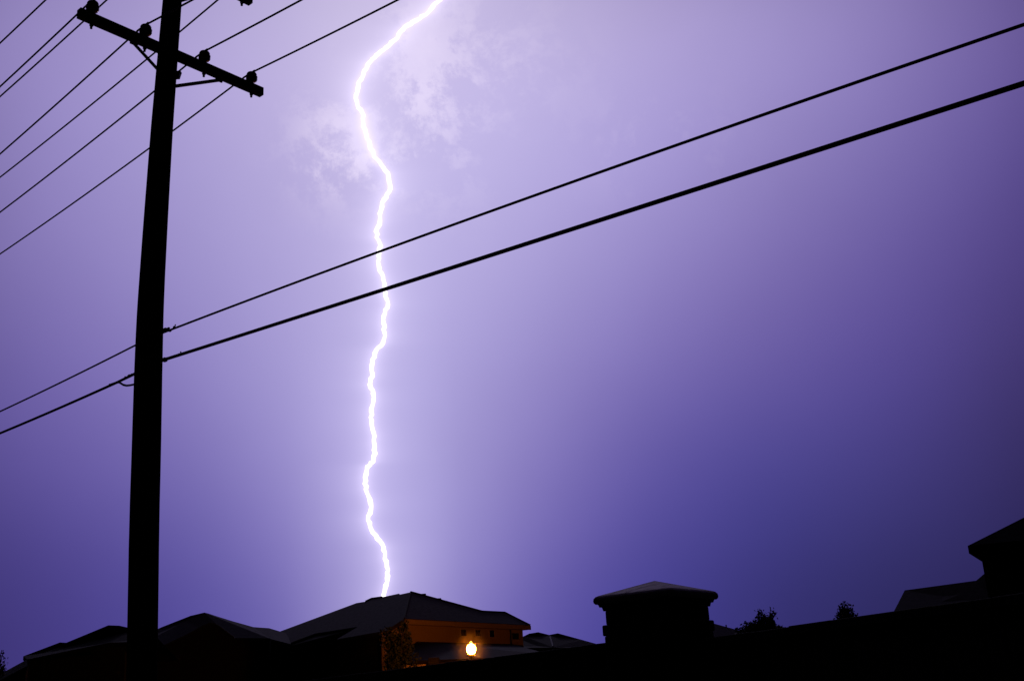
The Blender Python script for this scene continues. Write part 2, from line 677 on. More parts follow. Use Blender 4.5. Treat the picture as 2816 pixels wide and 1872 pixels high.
for px in UPX:
    sol = solve_t(px)
    print('upper insulator', sol)
    att2.append((build_insulator(uL + ARM * sol[1], zu + AH, arm2), sol[2]))
build_brace((484, 8), (560, -14), zu - AH + .004, 1)
bb = MB()
p1 = pole_at(PY(484, 4, PYD).z + .05)
for sg in (-.68,):
    p2 = uc + ARM * sg
    p2.z = zu - AH + .004
    d = p2 - p1
    bb.box((p1 + p2) / 2, d / 2, LINE * .006, d.normalized().cross(LINE).normalized() * .022)
bb.build('brace', MT['steel'], pole)


# ------------------------------------------------------------------ wires
def wire_pts(A, pxs, ext0, ext1, nseg=60):
    """wire in the vertical plane through A along LINE; px points fix its sag; returns sampled points"""
    nn = V((LINE.y, -LINE.x, 0))
    sz = []
    for (u, v) in pxs:
        q = PP(u, v, A, nn)
        sz.append(((q - A).dot(LINE), q.z))
    return fit_line(A, sz, ext0, ext1, nseg)


def fit_line(A, sz, s0, s1, nseg):
    # least squares quadratic
    if len(sz) == 2:
        (a, za_), (b_, zb) = sz
        k = (zb - za_) / (b_ - a)
        co = (za_ - k * a, k, 0)
    else:
        n_ = len(sz)
        Mx = [[sum(s_ ** (i + j) for s_, _ in sz) for j in range(3)] for i in range(3)]
        bv = [sum(z_ * s_ ** i for s_, z_ in sz) for i in range(3)]
        X = Matrix(Mx).inverted() @ V(bv)
        co = tuple(X)
    out = []
    for i in range(nseg + 1):
        s_ = s0 + (s1 - s0) * i / nseg
        out.append(A + LINE * s_ + V((0, 0, co[0] + co[1] * s_ + co[2] * s_ * s_ - A.z)))
    return out


GW = 'bare conductors carried on the pole crossarms'
# (attachment, left px, right px, label)
specs = [
    (att[0], [(213, 47), (0, 238)], None, 'thin wire tied to the insulator at the near left end of the lower crossarm'),
    (att[1], [(355, 118), (0, 423)], [(447, 45), (530, 0)], 'thin wire on the lower crossarm insulator just left of the pole'),
    (att[2], [(517, 180), (428, 252), (0, 583)], [(830, 0)], 'thin wire on the lower crossarm insulator just right of the pole'),
    (att[3], [(645, 238), (412, 408), (0, 698)], [(1095, 0)], 'thin wire tied to the insulator at the far right end of the lower crossarm'),
]
NNP = V((LINE.y, -LINE.x, 0))


def side_slope(A, px):
    num = den = 0
    for (u, v) in px:
        q = PP(u, v, A, NNP)
        s_ = (q - A).dot(LINE)
        num += s_ * (q.z - A.z - SAG * s_ * s_)
        den += s_ * s_
    return num / den


def run(A, b_, s0, s1_, n_=48):
    return [A + LINE * s_ + V((0, 0, b_ * s_ + SAG * s_ * s_)) for s_ in [s0 + (s1_ - s0) * i / n_ for i in range(n_ + 1)]]


for A, lp, rp, lab in specs:
    bl = side_slope(A, lp)
    br = side_slope(A, rp) if rp else -.14
    print('wire slopes', bl, br)
    m = MB()
    m.tube(run(A, bl, -30, 0) + run(A, br, 0, 24)[1:], .0125, 6)
    tag(m.build('power_line', MT['wire'], smooth=True), lab, 'power line', GW)
up_labs = ['thin wire in the top left corner, outermost of all the wires',
           'thin upper wire passing behind the lower crossarm and its leftmost insulator',
           'thin upper wire that passes behind the pole just above the lower crossarm']
for (A, b_), lab in zip(att2, up_labs):
    m = MB()
    m.tube(run(A, b_, -30, 0) + run(A, -.03, 0, 24)[1:], .0125, 6)
    tag(m.build('power_line', MT['wire'], smooth=True), lab, 'power line', GW)

# lower communication cables
nn = V((LINE.y, -LINE.x, 0))


def fit2(A, sz, s0, s1, nseg):
    """least squares line plus the cable's own sag"""
    n_ = len(sz)
    y = [z_ - SAG * s_ * s_ for s_, z_ in sz]
    x = [s_ for s_, _ in sz]
    mx, my = sum(x) / n_, sum(y) / n_
    k = sum((a_ - mx) * (b_ - my) for a_, b_ in zip(x, y)) / sum((a_ - mx) ** 2 for a_ in x)
    print('cable fit', k, [round(a_, 3) for a_ in [yy - my - k * (xx - mx) for xx, yy in zip(x, y)]])
    return [V((A.x, A.y, 0)) + LINE * s_ + V((0, 0, my + k * (s_ - mx) + SAG * s_ * s_)) for s_ in [s0 + (s1 - s0) * i / nseg for i in range(nseg + 1)]]


def cable(A, lp, rp, rl, rr, name, lab, grp):
    szl = [((PP(u, v, A, nn) - A).dot(LINE), PP(u, v, A, nn).z) for u, v in lp]
    szr = [((PP(u, v, A, nn) - A).dot(LINE), PP(u, v, A, nn).z) for u, v in rp]
    sr0 = min(s_ for s_, _ in szr)
    sl1 = max(s_ for s_, _ in szl)
    L = fit2(A, szl, -26, sl1, 60)
    smax = max(s_ for s_, _ in szr)
    R_ = fit_line(A, szr, sr0, smax + .3, 60)
    e_ = R_[-1] - R_[-2]
    e_ /= math.hypot(e_.x, e_.y)
    R_ += [R_[-1] + e_ * (k_ * .5) for k_ in range(1, 20)]
    m = MB()
    m.tube(L + R_, [rl] * len(L) + [rr] * len(R_), 8)
    return tag(m.build(name, MT['jacket'], smooth=True), lab, 'cable', grp), L, R_


GC = 'communication cables strung below the crossarms'
A = PY(412, 925, PYD)
c1, L1, R1 = cable(A, [(372, 949), (280, 996), (0, 1131)], [(448, 914), (603, 857), (1044, 692), (1790, 421), (2387, 221), (2816, 66)], .011, .0125,
                   'communication_cable', 'thinner, upper one of the two cables crossing the frame and the bolt', GC)
A = PY(410, 1010, PYD)
c2, L2, R2 = cable(A, [(322, 1052), (280, 1069), (0, 1191)], [(447, 992), (529, 962), (620, 936), (1060, 794), (1731, 579), (2387, 373), (2816, 226)], .0165, .0195,
                   'communication_cable', 'thicker, lower one of the two cables crossing the frame and the bolt', GC)


def clampset(pxs, rad, plane, parent=pole, name='cable_clamp'):
    for (u, v, w, h, tilt) in pxs:
        m = MB()
        q = PP(u, v, plane, nn)
        k = w * 13.0 / F / 2 * .8
        kk = h * 13.0 / F / 2 * .7
        ax = (LINE * math.cos(tilt) + V((0, 0, math.sin(tilt))))
        m.box(q, ax * k, nn * k * .8, V((0, 0, kk)))
        m.build(name, MT['steel'], parent, bevel=.003)


A1_, A2_ = PY(412, 925, PYD), PY(410, 1010, PYD)
clampset([(455, 907, 14, 14, 0), (463, 903, 10, 6, .2), (468, 909, 9, 7, .2), (479, 899, 8, 6, .1), (482, 894, 4, 7, 0)], .03, A1_)
clampset([(453, 989, 16, 15, 0), (460, 985, 9, 8, 0), (469, 982, 6, 8, 0), (480, 978, 7, 7, 0), (491, 974, 5, 7, 0), (497, 969, 4, 9, 0)], .03, A2_)
# strand, turnbuckle and drip loop left of the pole
s1 = MB()
s1.tube([PP(u, v, A2_, nn) for u, v in [(300, 1057), (327, 1047), (348, 1037), (372, 1026), (395, 1018)]], .006, 6)
s1.build('support_strand', MT['steel'], c2)
s2 = MB()
s2.tube([PP(u, v, A2_, nn) for u, v in [(310, 1057), (327, 1050), (338, 1041), (372, 1031), (395, 1026)]], .004, 6)
s2.build('support_strand', MT['steel'], c2)
s3 = MB()
s3.tube([PP(u, v, A2_, nn) for u, v in [(318, 1053), (327, 1051), (333, 1054), (339, 1058), (348, 1060), (358, 1059), (372, 1056), (392, 1054)]], .013, 8)
s3.build('drip_loop', MT['jacket'], c2, smooth=True)
clampset([(355, 1033, 12, 6, .3), (344, 1037, 5, 8, 0), (361, 1029, 5, 6, .2), (301, 1057, 5, 7, 0)], .02, A2_, c2, 'turnbuckle')


# ------------------------------------------------------------------ houses
def roof_solid(m, polys, drop=.22):
    """roof planes with a real thickness"""
    for p_ in polys:
        p_ = [V(q) for q in p_]
        m.prism(p_, V((0, 0, -drop)))


def wall_down(m, pts, thick):
    """vertical wall under a top outline, down into the ground"""
    top = [V(q) for q in pts]
    bot = [V((q.x, q.y, -.3)) for q in reversed(top)]
    m.prism(top + bot, thick)


def plane3(a, b, c):
    nrm_ = (b - a).cross(c - a).normalized()
    return a, nrm_


# ---- the large central house (orange-lit wall)
C0 = PY(1112, 1700, 66)
ze = C0.z
C1 = PZ(1458, 1718, ze)
PK = PY(1130, 1627, 73)
house = thing('house', (C0.x, C0.y, 0), 'large hip-roofed house in the centre, its upper wall lit orange by the street lamp', 'house')
ro, rn = plane3(C0, C1, PK)
RM1 = PP(1325, 1680, ro, rn)
RM2 = PP(1388, 1683, ro, rn)
RN = PP(1178, 1634, ro, rn)
RL = PZ(980, 1660, PK.z)
lo, ln = plane3(C0, PK, RL)
LL1 = PP(770, 1735, lo, ln)
LL2 = PP(662, 1799, lo, ln)
LL3 = PP(760, 1781, lo, ln)
LL4 = PP(866, 1741, lo, ln)
LL5 = PP(985, 1722, lo, ln)
LL6 = PP(925, 1757, lo, ln)
LL7 = PP(1062, 1733, lo, ln)
LT = [PP(u, v, lo, ln) for u, v in [(1100, 1633.5), (1097, 1631), (1050, 1641), (1022, 1645), (1005, 1653), (980, 1657)]]
print('main', C0, C1, PK, RM1, RM2, RL, LL1, LL2, LL6, LL7)
m = MB()
outw = V((0, 0, 1)).cross(C1 - C0).normalized()
if outw.y > 0:
    outw = -outw
back = -outw * 9
roof_solid(m, [[C0, C1, RM2, RM1, PK]])
m2pts = [PK, C0, LL7, LL6, LL5, LL4, LL3, LL2, LL1] + list(reversed(LT))
m.prism(m2pts, V((0, 0, -.22)))
# rear slopes
B = lambda q, dz=0: V((q.x, q.y, ze)) + back
m.poly([PK, RM1, B(RM1), B(PK)])
m.poly([RM1, RM2, C1, C1 + back * .8, B(RM1)])
m.poly([PK, B(PK), B(RL), RL])
m.poly([RL, B(RL), V((LL1.x, LL1.y, 3)) + back, LL1])
m.poly([LL1, V((LL1.x, LL1.y, 3)) + back, V((LL2.x, LL2.y, 2.5)) + back * .5, LL2])
roof = m.build('roof', MT['shingle'], house)
for rl_ in ((C0, PK), (PK, RM1, RM2, C1), (LT[2], LT[3], LT[4])):      # hip, right ridge, left ridge
    rc = MB()
    rc.tube([a_ + V((0, 0, .01)) for a_ in rl_], .06, 6)
    rc.build('ridge_cap', MT['shingle_b'], roof)
# small vent on the ridge
for u, v, w_, h_ in ((1164, 1634, .14, .06), (1208, 1646, .10, .05)):
    vm = MB()
    vm.box(PP(u, v, ro, rn) + V((0, .3, .02)), V((w_, 0, 0)), V((0, .15, 0)), V((0, 0, h_)))
    vm.build('roof_vent_or_glint', MT['trim_dark'], roof)
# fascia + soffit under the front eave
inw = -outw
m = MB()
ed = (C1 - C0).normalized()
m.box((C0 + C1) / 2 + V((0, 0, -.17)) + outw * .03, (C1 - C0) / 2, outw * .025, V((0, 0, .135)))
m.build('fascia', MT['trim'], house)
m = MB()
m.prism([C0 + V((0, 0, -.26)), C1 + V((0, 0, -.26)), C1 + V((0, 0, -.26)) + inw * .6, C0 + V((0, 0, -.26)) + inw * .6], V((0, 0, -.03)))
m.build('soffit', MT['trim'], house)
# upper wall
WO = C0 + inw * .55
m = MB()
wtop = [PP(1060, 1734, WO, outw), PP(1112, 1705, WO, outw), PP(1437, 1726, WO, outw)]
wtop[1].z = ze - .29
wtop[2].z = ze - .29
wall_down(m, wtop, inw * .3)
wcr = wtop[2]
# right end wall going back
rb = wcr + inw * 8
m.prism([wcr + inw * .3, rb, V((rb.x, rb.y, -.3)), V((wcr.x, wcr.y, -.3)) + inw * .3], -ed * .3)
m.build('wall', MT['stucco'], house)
# windows
for (x0, y0, x1, y1) in [(1266, 1730, 1281, 1748), (1305.5, 1731, 1319.5, 1748.5), (1345, 1732, 1358, 1751), (1406.5, 1740, 1426, 1757.5)]:
    a = PP(x0, y0, WO, outw)
    b_ = PP(x1, y0, WO, outw)
    c_ = PP(x1, y1, WO, outw)
    zt = (a.z + b_.z) / 2
    zb = c_.z
    a = V((a.x, a.y, 0)) + outw * .02
    b_ = V((b_.x, b_.y, 0)) + outw * .02
    fr = MB()
    w_ = (b_ - a)
    cx = (a + b_) / 2
    t_ = .03
    for zz in (zt, zb):
        fr.box(V((cx.x, cx.y, zz + (t_ if zz == zt else -t_))), w_ / 2 + ed * t_ * 2, outw * .03, V((0, 0, t_)))
    for e_, sg_ in ((a, -1), (b_, 1)):
        fr.box(V((e_.x, e_.y, (zt + zb) / 2)) + ed * t_ * sg_, ed * t_, outw * .03, V((0, 0, (zt - zb) / 2 - .002)))
    fo = fr.build('window', MT['trim'], house)
    pn = MB()
    pn.box(V((cx.x, cx.y, (zt + zb) / 2)), w_ / 2 - ed * .002, outw * .008, V((0, 0, (zt - zb) / 2 - .003)))
    pn.build('pane', MT['glass'], fo)
# downspout and corner line
m = MB()
dp = PP(1400, 1720, WO, outw) + outw * .08
m.tube([V((dp.x, dp.y, ze - .3)), V((dp.x, dp.y, .2))], .06, 8)
m.build('downspout', MT['trim_dark'], house)
# lower roof in front of the upper wall
LA = PP(1146, 1763, WO, outw)
LB = PP(1408, 1766, WO, outw)
LB.z = LA.z
zl = LA.z - 1.35
LC = PZ(1128, 1816, zl)
LD = PZ(1520, 1800, zl)
LA2 = LA + outw * .004
LB2 = LB + outw * .004
print('low roof', LA, LB, LC, LD)
LE = PP(1440, 1783, *plane3(LA, LB, LC))
m = MB()
m.prism([LA2, LB2, LD, LC], V((0, 0, -.18)))
lr = m.build('lower_roof', MT['shingle_b'], house)
m = MB()
q = (LC + inw * .5)
wall_down(m, [LC + inw * .5 + V((0, 0, -.19)), LD + inw * .5 + V((0, 0, -.19))], inw * .25)
m.build('lower_wall', MT['stucco'], house)
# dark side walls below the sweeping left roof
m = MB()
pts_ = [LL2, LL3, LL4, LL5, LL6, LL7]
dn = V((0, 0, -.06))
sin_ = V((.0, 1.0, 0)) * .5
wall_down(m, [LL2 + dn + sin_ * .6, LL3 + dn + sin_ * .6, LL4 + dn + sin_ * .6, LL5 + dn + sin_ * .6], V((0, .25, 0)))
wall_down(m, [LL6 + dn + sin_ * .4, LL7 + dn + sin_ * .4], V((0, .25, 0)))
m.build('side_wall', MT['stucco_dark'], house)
# box-like vent in front on the lower roof
m = MB()
vb = PY(1194, 1822, LC.y + .3)
m.box(vb, V((.28, 0, 0)), V((0, .28, 0)), V((0, 0, .26)))
m.box(vb + V((.42, 0, -.12)), V((.13, 0, 0)), V((0, .2, 0)), V((0, 0, .12)))
m.build('roof_vent_or_glint', MT['trim_dark'], lr)


# ---- generic darker houses
def gable_or_hip(name, label, front, ridge, Yf, Yr, low=None, depth=8, matr='shingle', wall='stucco_dark', inset=.4, drop=.2, group=None):
    """front: eave pixels left..right; ridge: silhouette pixels left..right. Real slopes between, a rear slope behind, walls beneath."""
    fp = [PY(u, v, Yf) for u, v in front]
    rp = [PY(u, v, Yr) for u, v in ridge]
    h = thing(name, (fp[0].x, fp[0].y, 0), label, 'house', group)
    m = MB()
    m.prism(fp + list(reversed(rp)), V((0, 0, -drop)))
    zlow = min(q.z for q in fp)
    bk = [V((q.x, q.y + (Yr - Yf), min(zlow, q.z - .3))) for q in rp]
    for i in range(len(rp) - 1):
        m.poly([rp[i], rp[i + 1], bk[i + 1], bk[i]])
    r_ = m.build('roof', MT[matr], h)
    m = MB()
    wall_down(m, [q + V((0, inset, -drop * .4)) for q in fp], V((0, .25, 0)))
    m.build('wall', MT[wall], h)
    return h, r_, fp, rp


# left neighbour: roof B with a black front gable
hB, rB, fB, qB = gable_or_hip('house', 'low house between the pole and the central house, dark gable in front of its roof',
                              [(300, 1806), (430, 1792), (520, 1770), (640, 1758), (745, 1756), (800, 1770)],
                              [(330, 1762), (432, 1729), (445, 1723), (524, 1692), (562, 1683), (574, 1686), (592, 1692), (640, 1707), (697, 1723), (740, 1726), (790, 1741)], 76, 82)
m = MB()
gp = [PY(u, v, 74.5) for u, v in [(431, 1787), (470, 1768), (520, 1744), (560, 1722), (582, 1713), (600, 1720), (632, 1744), (645, 1753), (742, 1754)]]
wall_down(m, gp, V((0, .3, 0)))
m.build('gable_wall', MT['stucco_dark'], hB)
m = MB()
m.tube([g_ + V((0, -.1, .03)) for g_ in gp[:-1]], .05, 6)
m.build('rake_trim', MT['trim_dark'], hB)

hA, rA, fA, qA = gable_or_hip('house', 'house at the far left edge, behind the foot of the pole',
                              [(75, 1812), (180, 1790), (300, 1766), (420, 1762)],
                              [(64, 1803), (165, 1765), (182, 1766), (298, 1718), (328, 1719), (350, 1724), (430, 1750)], 56, 60, matr='shingle_dark')
m = MB()
lw = [PY(u, v, 53) for u, v in [(8, 1851), (40, 1834), (76, 1812)]]
lw2 = [PY(u, v, 53) for u, v in [(420, 1830), (420, 1872), (-40, 1890)]]
lowpoly = [PY(-30, 1870, 54), PY(8, 1848, 54), PY(74, 1812, 54), PY(76, 1829, 52), PY(-30, 1885, 52)]
m.prism(lowpoly, V((0, 0, -.2)))
m.build('lower_roof', MT['shingle_dark'], hA)
m = MB()
wall_down(m, [PY(-30, 1886, 53), PY(72, 1830, 53)], V((0, .25, 0)))
wall_down(m, [PY(72, 1816, 55.7), PY(345, 1790, 55.7)], V((0, .25, 0)))
m.build('lower_wall', MT['stucco_dark'], hA)

# house D right of the central house, double hip
hD, rD, fD, qD = gable_or_hip('house', 'distant double-peaked roof between the central house and the stone pillar',
                              [(1400, 1781), (1520, 1779), (1670, 1781)],
                              [(1400, 1768), (1441, 1748), (1455, 1741), (1480, 1737), (1510, 1744.5), (1534, 1740), (1560, 1747), (1600, 1758), (1652, 1772.5), (1668, 1777)], 92, 97, matr='shingle_b')
m = MB()
va = PY(1513, 1750, 94.3)
vb_ = PY(1520, 1776, 92.3)
m.tube([va, vb_], .06, 6)  # thin steel tube standing in for a reflection line on the roof
m.build('roof_reflection', MT['steel'], rD)
m = MB()
m.box(PY(1449, 1748.5, 95.8), V((.11, 0, 0)), V((0, .1, 0)), V((0, 0, .05)))  # pale box put in as a white highlight on the roof, no vent
m.build('roof_vent_or_glint', MT['trim'], rD)

# house E right of the pillar
hE, rE, fE, qE = gable_or_hip('house', 'distant roof sloping down just right of the stone pillar',
                              [(1760, 1762), (1960, 1756), (2040, 1742)],
                              [(1780, 1722), (1840, 1680), (1900, 1694), (1962, 1713), (2028, 1731), (2045, 1736)], 84, 89)
m = MB()
q = PY(1997, 1721, 89)
m.tube([q + V((0, 0, -.3)), q + V((0, 0, .12))], .05, 8)
m.build('vent_pipe', MT['steel'], rE)
hH, rH, fH, qH = gable_or_hip('house', 'distant low roof seen behind the bush, right of the stone pillar',
                              [(2020, 1745), (2190, 1738)],
                              [(2040, 1730), (2095, 1712), (2122, 1716), (2150, 1722), (2172, 1729)], 100, 104)

# tall house at the right edge with its lower wing
TE = PY(2661, 1500, 30)
zt = TE.z
TR = PY(2960, 1350, 34)
hg = thing('house', (TE.x + 3, TE.y + 2, 0), 'tall black house cut off by the right edge of the photo', 'house')
# roof: eaves run away to the right, hip rising between them
e1 = V((math.sin(math.radians(118)), math.cos(math.radians(118)), 0))
e2 = V((math.sin(math.radians(28)), math.cos(math.radians(28)), 0))
hb = (e1 + e2).normalized()
hp = PP(2816, 1422, TE, V((hb.y, -hb.x, 0)))
pitch = (hp.z - TE.z) / math.hypot(hp.x - TE.x, hp.y - TE.y)
GWID = 9.0
T2 = TE + e1 * GWID
T3 = T2 + e2 * 11
T4 = TE + e2 * 11
R1 = TE + hb * (GWID / 2 * math.sqrt(2)) + V((0, 0, pitch * GWID / 2 * math.sqrt(2)))
R2 = R1 + e2 * 2
m = MB()
m.prism([TE, T2, T3, T4], V((0, 0, -.2)))
m.poly([TE, T2, R1])
m.poly([T2, T3, R2, R1])
m.poly([T3, T4, R2])
m.poly([T4, TE, R1, R2])
rg = m.build('roof', MT['shingle_dark'], hg)
m = MB()
w0 = TE + hb * .36 + V((0, 0, -.19))
m.prism([w0, w0 + e1 * (GWID - .5), w0 + e1 * (GWID - .5) + e2 * 10.4, w0 + e2 * 10.4], V((0, 0, -zt - .1)))
m.build('wall', MT['stucco_dark'], hg)
print('G', TE, hp, pitch, zt)
# lower wing
fz_ = PY(2457, 1690, 31).z
Lw = [PZ(2452, 1692, fz_), PY(2760, 1650, 30)]
Lw[1].z = fz_
m = MB()
ra = PY(2488, 1622, 34)
rb_ = PZ(2680, 1596, ra.z)
rc_ = PY(2712, 1574, 34.5)
m.prism([Lw[0], Lw[1], PY(2770, 1590, rb_.y - .2), rb_, ra], V((0, 0, -.18)))
m.prism([PY(2684, 1596, 33.6), PY(2712, 1572, 34), PY(2760, 1600, 33)], V((0, .4, -.1)))
m.poly([ra, rb_, V((rb_.x, rb_.y + 4, fz_)), V((ra.x + .6, ra.y + 4, fz_))])
m.poly([ra, V((ra.x + .6, ra.y + 4, fz_)), Lw[0]])
rw = m.build('lower_roof', MT['shingle_dark'], hg)
m = MB()
wall_down(m, [Lw[0] + V((.4, .4, -.19)), Lw[1] + V((0, .4, -.19))], V((0, .25, 0)))
wall_down(m, [Lw[0] + V((.4, .66, -.19)), Lw[0] + V((.6, 6.4, -.19))], V((.25, 0, 0)))
m.build('lower_wall', MT['stucco_dark'], hg)
m = MB()
m.box(PY(2690, 1615, 32.6), V((.095, 0, .012)), V((0, .1, 0)), V((0, 0, .025)))
m.build('roof_vent_or_glint', MT['trim'], rw)

# ------------------------------------------------------------------ garden wall and stone pillar
zc = 2.42
K0 = PZ(1846, 1613, zc)
aL = math.radians(-52)
D1 = V((math.sin(aL), math.cos(aL), 0))
D2 = V((math.cos(aL), -math.sin(aL), 0))
SC = .745
pc = K0 + (D1 + D2) * SC / 2
pc.z = 0
pil = thing('stone_pillar', (pc.x, pc.y, 0), 'square stone pillar with wide pyramid cap, standing in the garden wall', 'pillar')


def ring_pts(half, z, round_=0):
    return [pc + (-D1 - D2) * half + V((0, 0, z)), pc + (D1 - D2) * half + V((0, 0, z)), pc + (D1 + D2) * half + V((0, 0, z)), pc + (-D1 + D2) * half + V((0, 0, z))]


def sq(m, prof, n=6):
    """square stack from (half, z) profile with rounded corners"""
    b0 = len(m.v)
    per = []
    for half, z in prof:
        rr = min(.03, half * .3)
        cnt = 0
        for ci, (sx, sy) in enumerate([(-1, -1), (1, -1), (1, 1), (-1, 1)]):
            cx_, cy_ = sx * (half - rr), sy * (half - rr)
            a0 = {(-1, -1): PI, (1, -1): 1.5 * PI, (1, 1): 0, (-1, 1): .5 * PI}[(sx, sy)]
            for k in range(n):
                q = a0 + k / (n - 1) * PI / 2
                x_, y_ = cx_ + rr * math.cos(q), cy_ + rr * math.sin(q)
                m.v.append(tuple(pc + D2 * x_ + D1 * y_ + V((0, 0, z))))
                cnt += 1
        per.append(cnt)
    c_ = per[0]
    for i in range(len(prof) - 1):
        for k in range(c_):
            l = (k + 1) % c_
            m.f.append((b0 + i * c_ + k, b0 + i * c_ + l, b0 + (i + 1) * c_ + l, b0 + (i + 1) * c_ + k))
    m.f.append(tuple(range(b0 + c_ - 1, b0 - 1, -1)))
    e = b0 + (len(prof) - 1) * c_
    m.f.append(tuple(range(e, e + c_)))


H = SC / 2
m = MB()
zr = zc
sq(m, [(H - .012, zr - .062), (H - .003, zr - .052), (H, zr - .036), (H - .003, zr - .018), (H - .014, zr - .004), (H - .03, zr + .004), (.004, zr + .104)])
m.build('cap', MT['capstone'], pil, smooth=False)
m = MB()
sq(m, [(H - .033, zr - .085), (H - .026, zr - .062)])
sq(m, [(H - .054, zr - .115), (H - .047, zr - .0852)])
m.build('corbel', MT['capstone'] if False else MT['stone'], pil)
# shaft of irregular split-face courses
m = MB()
rnd = random.Random(5)
z = zr - .115
courses = [(.11, .066), (.085, .042), (.12, .052), (.10, .051), (.12, .053)] + [(.12, .052), (.11, .051)] * 12
for (hh, ins) in courses:
    if z - hh < -.1:
        break
    sq(m, [(H - ins - .004, z - hh + .002), (H - ins, z - hh + .008), (H - ins, z - .008), (H - ins - .004, z - .001)], 4)
    z -= hh
m.build('shaft', MT['stone'], pil)

wd = V((.5605, -.8282, 0)).normalized()
wn_ = V((wd.y, -wd.x, 0))


def wall_run(name, a, b, z, label):
    a, b = V(a), V(b)
    d = (b - a) / 2
    c_ = (a + b) / 2
    w = thing(name, (a.x, a.y, 0), label, 'wall', None)
    m = MB()
    m.box(V((c_.x, c_.y, (z - .06) / 2 - .1)), d, wn_ * .09, V((0, 0, (z - .06) / 2 + .1)))
    m.build('panel', MT['block'], w)
    m = MB()
    # slightly uneven coping stones
    L_ = (b - a).length
    nseg = int(L_ / .45)
    r_ = random.Random(len(label))
    e = (b - a) / nseg
    for i in range(nseg):
        q = a + e * (i + .5)
        j = r_.uniform(-.004, .004)
        m.box(V((q.x, q.y, z - .029 + j)), e * .493, wn_ * .125, V((0, 0, .029)))
    m.build('coping', MT['block'], w, bevel=.006)
    return w


front = PZ(1660, 1771, 2.06)
front.z = 0
wall_run('garden_wall', front - wd * 34, front + wd * .34, 2.06, 'black wall running from the left side of the stone pillar into the distance')
qr = EYE + (PZ(2160, 1727, 2.03) - EYE)
qr2 = PZ(2460, 1685, 2.03)
qd = (qr2 - qr).normalized()
wd_save = wd
wd = V((qd.x, qd.y, 0)).normalized()
wn_ = V((wd.y, -wd.x, 0))
start = PZ(1950, 1756, 2.03)
st = V((qr.x, qr.y, 0)) - wd * ((V((qr.x, qr.y, 0)) - pc).length - .3)
wall_run('garden_wall', st, V((qr2.x, qr2.y, 0)) + wd * 4.5, 2.03, 'black wall rising from the right side of the stone pillar to the right edge')

# ------------------------------------------------------------------ street lamp
LY = 52
gc = PY(1296, 1783, LY)
k = LY / math.cos(0) / F * 1.0
lamp = thing('street_lamp', (gc.x, gc.y, 0), 'lit acorn globe street lamp glowing orange in front of the central house', 'street lamp')
m = MB()
m.lathe([(.07, -.215), (.13, -.195), (.18, -.13), (.20, -.04), (.197, .04), (.165, .115), (.11, .17), (.06, .195)], gc, n=32)
m.build('globe', MT['globe'], lamp, smooth=True)
m = MB()
m.lathe([(.06, .198), (.066, .24), (.055, .285), (.03, .32), (.012, .345)], gc, n=16)
m.build('finial', MT['finial'], lamp, smooth=True)
m = MB()
m.lathe([(.05, -.52), (.06, -.45), (.11, -.35), (.13, -.25), (.10, -.24)], gc, n=20)
m.build('fitter', MT['lamp_metal'], lamp, smooth=True)
m = MB()
m.lathe([(.20, -gc.z), (.20, -gc.z + .3), (.12, -gc.z + .5), (.075, -gc.z + .9), (.055, -.521)], gc, n=16)
m.build('post', MT['lamp_metal'], lamp, smooth=True)


# ------------------------------------------------------------------ trees
def leafy(name, base, tips, leaf, nper, spread, label, cat, seed, trunk_r=.04, mid=None, core=None, leafm='leaf'):
    r_ = random.Random(seed)
    t = thing(name, (base.x, base.y, 0), label, cat)
    m = MB()
    hub = mid if mid is not None else base + (sum(tips, V((0, 0, 0))) / len(tips) - base) * .4
    m.tube([V((base.x, base.y, -.1)), (base + hub) / 2 + V((.02, 0, 0)), hub], [trunk_r, trunk_r * .8, trunk_r * .6], 8)
    lf = MB()

    def leaf_at(q, s_):
        a = V((r_.gauss(0, 1), r_.gauss(0, 1), r_.gauss(0, 1))).normalized()
        b_ = a.cross(V((r_.gauss(0, 1), r_.gauss(0, 1), r_.gauss(0, 1)))).normalized()
        s_ *= r_.uniform(.7, 1.3)
        lf.poly([q, q + a * s_ * .5 + b_ * s_ * .28, q + a * s_, q + a * s_ * .5 - b_ * s_ * .28])

    for tip in tips:
        jit = V((r_.uniform(-1, 1), r_.uniform(-1, 1), r_.uniform(-.3, .3))) * spread * .6
        md = hub + (tip - hub) * .55 + jit
        m.tube([hub, md, tip], [trunk_r * .45, trunk_r * .25, trunk_r * .08], 5)
        for i in range(nper):
            f_ = r_.random() ** .7
            if f_ < .55:
                q = hub + (md - hub) * (f_ / .55)
            else:
                q = md + (tip - md) * ((f_ - .55) / .45)
            sp = spread * (1.15 - .75 * f_)
            leaf_at(q + V((r_.gauss(0, 1), r_.gauss(0, 1), r_.gauss(0, 1))) * sp * .5, leaf)
    if core:
        for (c_, rx, rz, cnt) in core:
            for i in range(cnt):
                d = V((r_.gauss(0, 1), r_.gauss(0, 1), r_.gauss(0, 1))).normalized() * r_.random() ** .45
                leaf_at(c_ + V((d.x * rx, d.y * rx, d.z * rz)), leaf)
    m.build('trunk', MT['bark'], t, smooth=True)
    lf.build('crown', MT[leafm], t)
    return t


